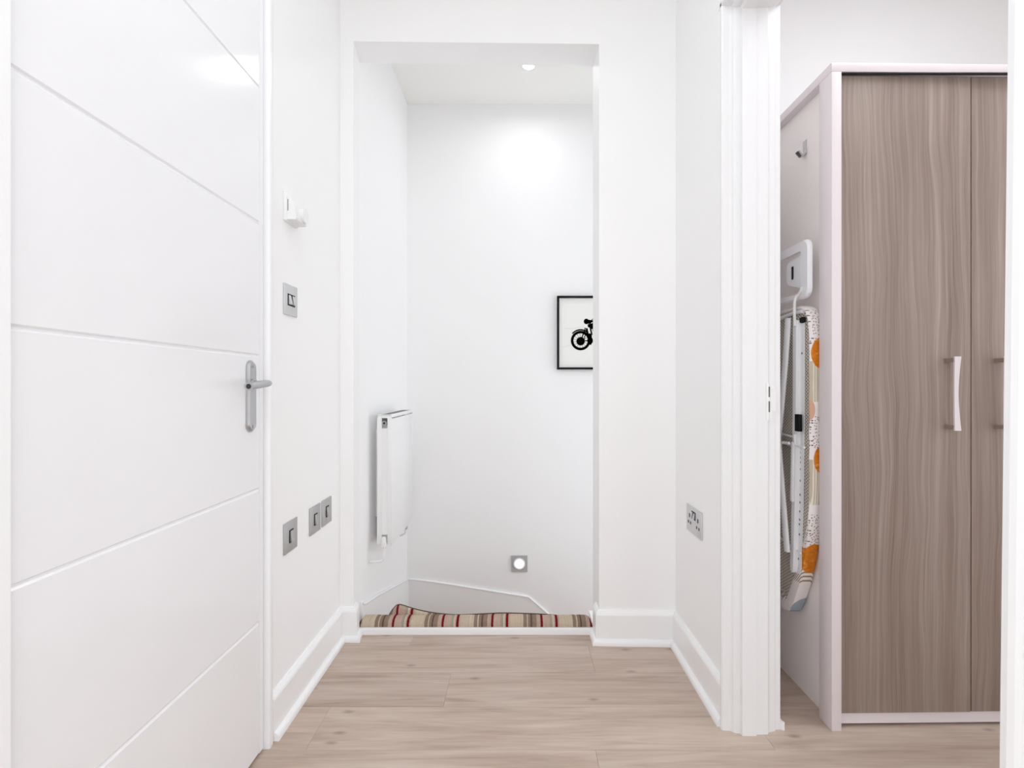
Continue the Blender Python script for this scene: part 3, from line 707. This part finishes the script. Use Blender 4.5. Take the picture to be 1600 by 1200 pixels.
for u, v_ in zip(R_, R_[1:]):
    for i in range(nO): b.faces.new((u[i], u[(i+1) % nO], v_[(i+1) % nO], v_[i]))
b.faces.new(R_[-1]); b.faces.new(R_[0][::-1])
obj('cover', b, M_cover, t, smooth=True)
inner = [tuple(ins(i, hem(outl[i][1])-.002)) for i in range(nO)]
b = B(); f_ = b.faces.new([b.verts.new((.8372, u, v)) for u, v in inner]); obj('pad', b, M_pad, t, label='taupe felt seen through the mesh')
# expanded metal mesh: two families of thin slanting strips, cut to the outline
def clip(px__, pz, dx, dz):
    ts = []
    for i in range(nO):
        (x1_, z1_), (x2_, z2_) = inner[i], inner[(i+1) % nO]
        ex, ez = x2_-x1_, z2_-z1_; den = dx*ez-dz*ex
        if abs(den) < 1e-12: continue
        tt = ((x1_-px__)*ez-(z1_-pz)*ex)/den; s_ = ((x1_-px__)*dz-(z1_-pz)*dx)/den
        if 0 <= s_ < 1: ts.append(tt)
    return sorted(ts)
b = B()
for sg in (1, -1):
    dx, dz = .84, .54*sg; cnt = 0
    z = .234-.4
    while z < 1.166+.4:
        ts = clip(YC, z, dx, dz)
        if len(ts) >= 2:
            a0, a1 = ts[0], ts[-1]; hw = .0014
            if a1-a0 > .004:
                nxx, nzz = -dz*hw, dx*hw
                A0 = (YC+dx*a0, z+dz*a0); A1 = (YC+dx*a1, z+dz*a1); X0 = .8300 if sg > 0 else .8308
                vs = [b.verts.new((xx, p[0]+s_*nxx, p[1]+s_*nzz)) for xx in (X0, X0+.0008) for p, s_ in ((A0, 1), (A1, 1), (A1, -1), (A0, -1))]
                for q_ in ((0, 1, 2, 3), (7, 6, 5, 4), (0, 1, 5, 4), (2, 3, 7, 6)): b.faces.new([vs[k_] for k_ in q_])
        z += .0096
obj('metal_mesh', b, M_mesh, t, kind='stuff', label='warm grey metal mesh underside')
# central leg channel with punched holes
b = B()
cps = [(1.1215, 1.5595), (.93, 1.560), (.75, 1.5615), (.60, 1.566), (.45, 1.573), (.375, 1.577)]
ch_ = []
def cyc(z):
    for (za_, ya_), (zb_, yb_) in zip(cps, cps[1:]):
        if zb_ <= z <= za_: return yb_+(ya_-yb_)*(z-zb_)/(za_-zb_)
    return cps[-1][1]
zs = [1.1215-i*.02 for i in range(37)]+[.392, .384, .379, .377]
wds = [.0125]*37+[.0115, .009, .006, .003]
for z, w_ in zip(zs, wds):
    y = cyc(z); ch_.append([b.verts.new(p) for p in ((.827, y-w_, z), (.818, y-w_, z), (.814, y-w_*.7, z), (.814, y+w_*.7, z), (.818, y+w_, z), (.827, y+w_, z))])
for u, v_ in zip(ch_, ch_[1:]):
    for j in range(6): b.faces.new((u[j], u[(j+1) % 6], v_[(j+1) % 6], v_[j]))
b.faces.new(ch_[0]); b.faces.new(ch_[-1][::-1])
chan = obj('leg_channel', b, M_metalwhite, t, smooth=True)
b = B(); ch_ = []
for z, w_ in zip(zs, wds):
    y = cyc(z)-.0095; w2 = w_*1.65; ch_.append([b.verts.new(p) for p in ((.8288, y-w2, z), (.8262, y-w2, z), (.8262, y+w2, z), (.8288, y+w2, z))])
for u, v_ in zip(ch_, ch_[1:]):
    for j in range(4): b.faces.new((u[j], u[(j+1) % 4], v_[(j+1) % 4], v_[j]))
b.faces.new(ch_[0]); b.faces.new(ch_[-1][::-1])
chan = obj('punched_rail', b, M_metalwhite, t)
def ZY(x, y, X=.812):
    Yv = X*F/(x-808.); return Yv, .93-(y-603)*Yv/F
b = B()
for x, y in ((1250, 508), (1248.5, 544.5), (1253, 552), (1248.5, 572.5), (1248.5, 608), (1251, 659), (1250, 700), (1250, 707), (1250, 715), (1250, 722), (1250, 733), (1250, 751), (1250, 773), (1250, 785), (1249.5, 799), (1249.5, 812), (1249, 819), (1249, 835), (1247.5, 873)):
    yy, zz = ZY(x, y, .826); disc_cyl(b, (yy, zz), 0, .0032, .8256, .8264, 10)
obj('punched_holes', b, painted('grey punched hole', (.16, .16, .17, 1), .6), chan, label='small grey punched holes', kind='stuff')
yy, zz = ZY(1253, 500, .8225); b = B(); disc_cyl(b, (yy, zz), 0, .0150, .8225, .8265, 26, ry=.0090); obj('foot_plug', b, M_rubber, t, smooth=True, label='round black rubber plug')
ya1, za1 = ZY(1241.5, 647, .806); yb1, zb1 = ZY(1248, 674.5, .806)
b = B(); box(b, .806, .8165, yb1, ya1, zb1, za1, bev=.001); obj('catch', b, M_rubber, t, smooth=True, label='black plastic catch')
# the tubular legs folded flat
b = B(); tube(b, [(.806, 1.580, 1.132), (.806, 1.596, 1.0), (.806, 1.620, .86), (.806, 1.648, .72), (.806, 1.70, .48)], .0145, 12, .45); obj('leg', b, M_metalwhite, t, smooth=True)
b = B(); tube(b, [(.798, 1.640, .87), (.798, 1.618, .74), (.798, 1.596, .60), (.798, 1.570, .440)], .0135, 12, .5); obj('leg', b, M_metalwhite, t, smooth=True)
b = B(); tube(b, [(.812, 1.563, .765), (.812, 1.566, .70), (.812, 1.569, .590)], .0085, 10, .5); obj('stay_bar', b, M_metalwhite, t, smooth=True)
b = B(); tube(b, [(.82, 1.80, .79), (.82, 1.55, .777)], .0032, 8); obj('cross_rod', b, M_metalwhite, t, smooth=True)
b = B(); tube(b, [(.82, 1.80, .757), (.82, 1.55, .752)], .0032, 8); obj('cross_rod', b, M_metalwhite, t, smooth=True)
b = B(); tube(b, [(.822, 1.80, .47), (.822, 1.54, .445)], .0032, 8); obj('cross_rod', b, M_metalwhite, t, smooth=True)
b = B(); tube(b, spline([(.795, 1.608, .735), (.795, 1.606, .752), (.797, 1.596, .760), (.800, 1.562, .762)], 5), .0040, 8)
tube(b, spline([(.806, 1.540, .790), (.806, 1.540, .768), (.808, 1.532, .758), (.810, 1.498, .756)], 5), .0036, 8); obj('locking_wire', b, M_plastic, t, smooth=True, label='bent white locking wires')
# iron rest
def rrect(y0, y1, z0, z1, r, n=6):
    out = []
    for cy, cz, a0 in ((y1-r, z1-r, 0), (y0+r, z1-r, PI/2), (y0+r, z0+r, PI), (y1-r, z0+r, 1.5*PI)):
        out += [(cy+r*math.cos(a0+PI/2*i/n), cz+r*math.sin(a0+PI/2*i/n)) for i in range(n+1)]
    return out
O = rrect(1.500, 1.820, 1.183, 1.350, .026); I = rrect(1.541, 1.779, 1.201, 1.3215, .004)
b = B(); n = len(O); L = []
for Xs, P_ in ((.834, O), (.827, O), (.822, [(u+(YC-u)*.03, v+(1.266-v)*.05) for u, v in O]), (.822, I), (.834, I)):
    L.append([b.verts.new((Xs, u, v)) for u, v in P_])
for u, v_ in zip(L, L[1:]+L[:1]):
    for i in range(n): b.faces.new((u[i], u[(i+1) % n], v_[(i+1) % n], v_[i]))
rest = obj('iron_rest', b, M_metalwhite, t, smooth=True)
b = B(); prism(b, [(1.538, 1.308), (1.538, 1.214), (1.592, 1.229), (1.611, 1.236), (1.6205, 1.250), (1.6205, 1.289), (1.614, 1.300), (1.600, 1.304)], 0, .8217, .8245); obj('rest_plate', b, M_metalwhite, rest)
b = B(); prism(b, rrect(1.579, 1.590, 1.247, 1.286, .003), 0, .8209, .8219); obj('slot', b, M_black, rest, label='dark slot')
b = B(); tube(b, [tuple(p) for p in spline([(.819, 1.528, 1.214), (.819, 1.533, 1.205), (.818, 1.545, 1.196), (.814, 1.553, 1.186), (.812, 1.555, 1.170), (.811, 1.553, 1.14), (.812, 1.551, 1.105)], 4)], .0042, 8); obj('rest_wire', b, M_plastic, t, smooth=True)
# top rim tube of the board frame under the rest
b = B(); tube(b, [(.826, 1.78, 1.138), (.826, 1.66, 1.142), (.826, 1.58, 1.148), (.828, 1.54, 1.146)], .006, 8); obj('rim', b, M_metalwhite, t, smooth=True)
# cords at the nose
b = B()
for pts in ([(.826, 1.640, .292), (.822, 1.655, .278), (.820, 1.668, .262), (.818, 1.668, .236), (.818, 1.660, .214), (.818, 1.656, .206)], [(.826, 1.636, .300), (.821, 1.66, .296), (.82, 1.70, .29), (.822, 1.72, .28)], [(.826, 1.632, .286), (.820, 1.643, .268), (.820, 1.655, .272), (.824, 1.672, .288)]):
    tube(b, spline(pts, 5), .0021, 7)
obj('tie_cord', b, M_cord, t, smooth=True, label='thin pink drawstring at the nose')
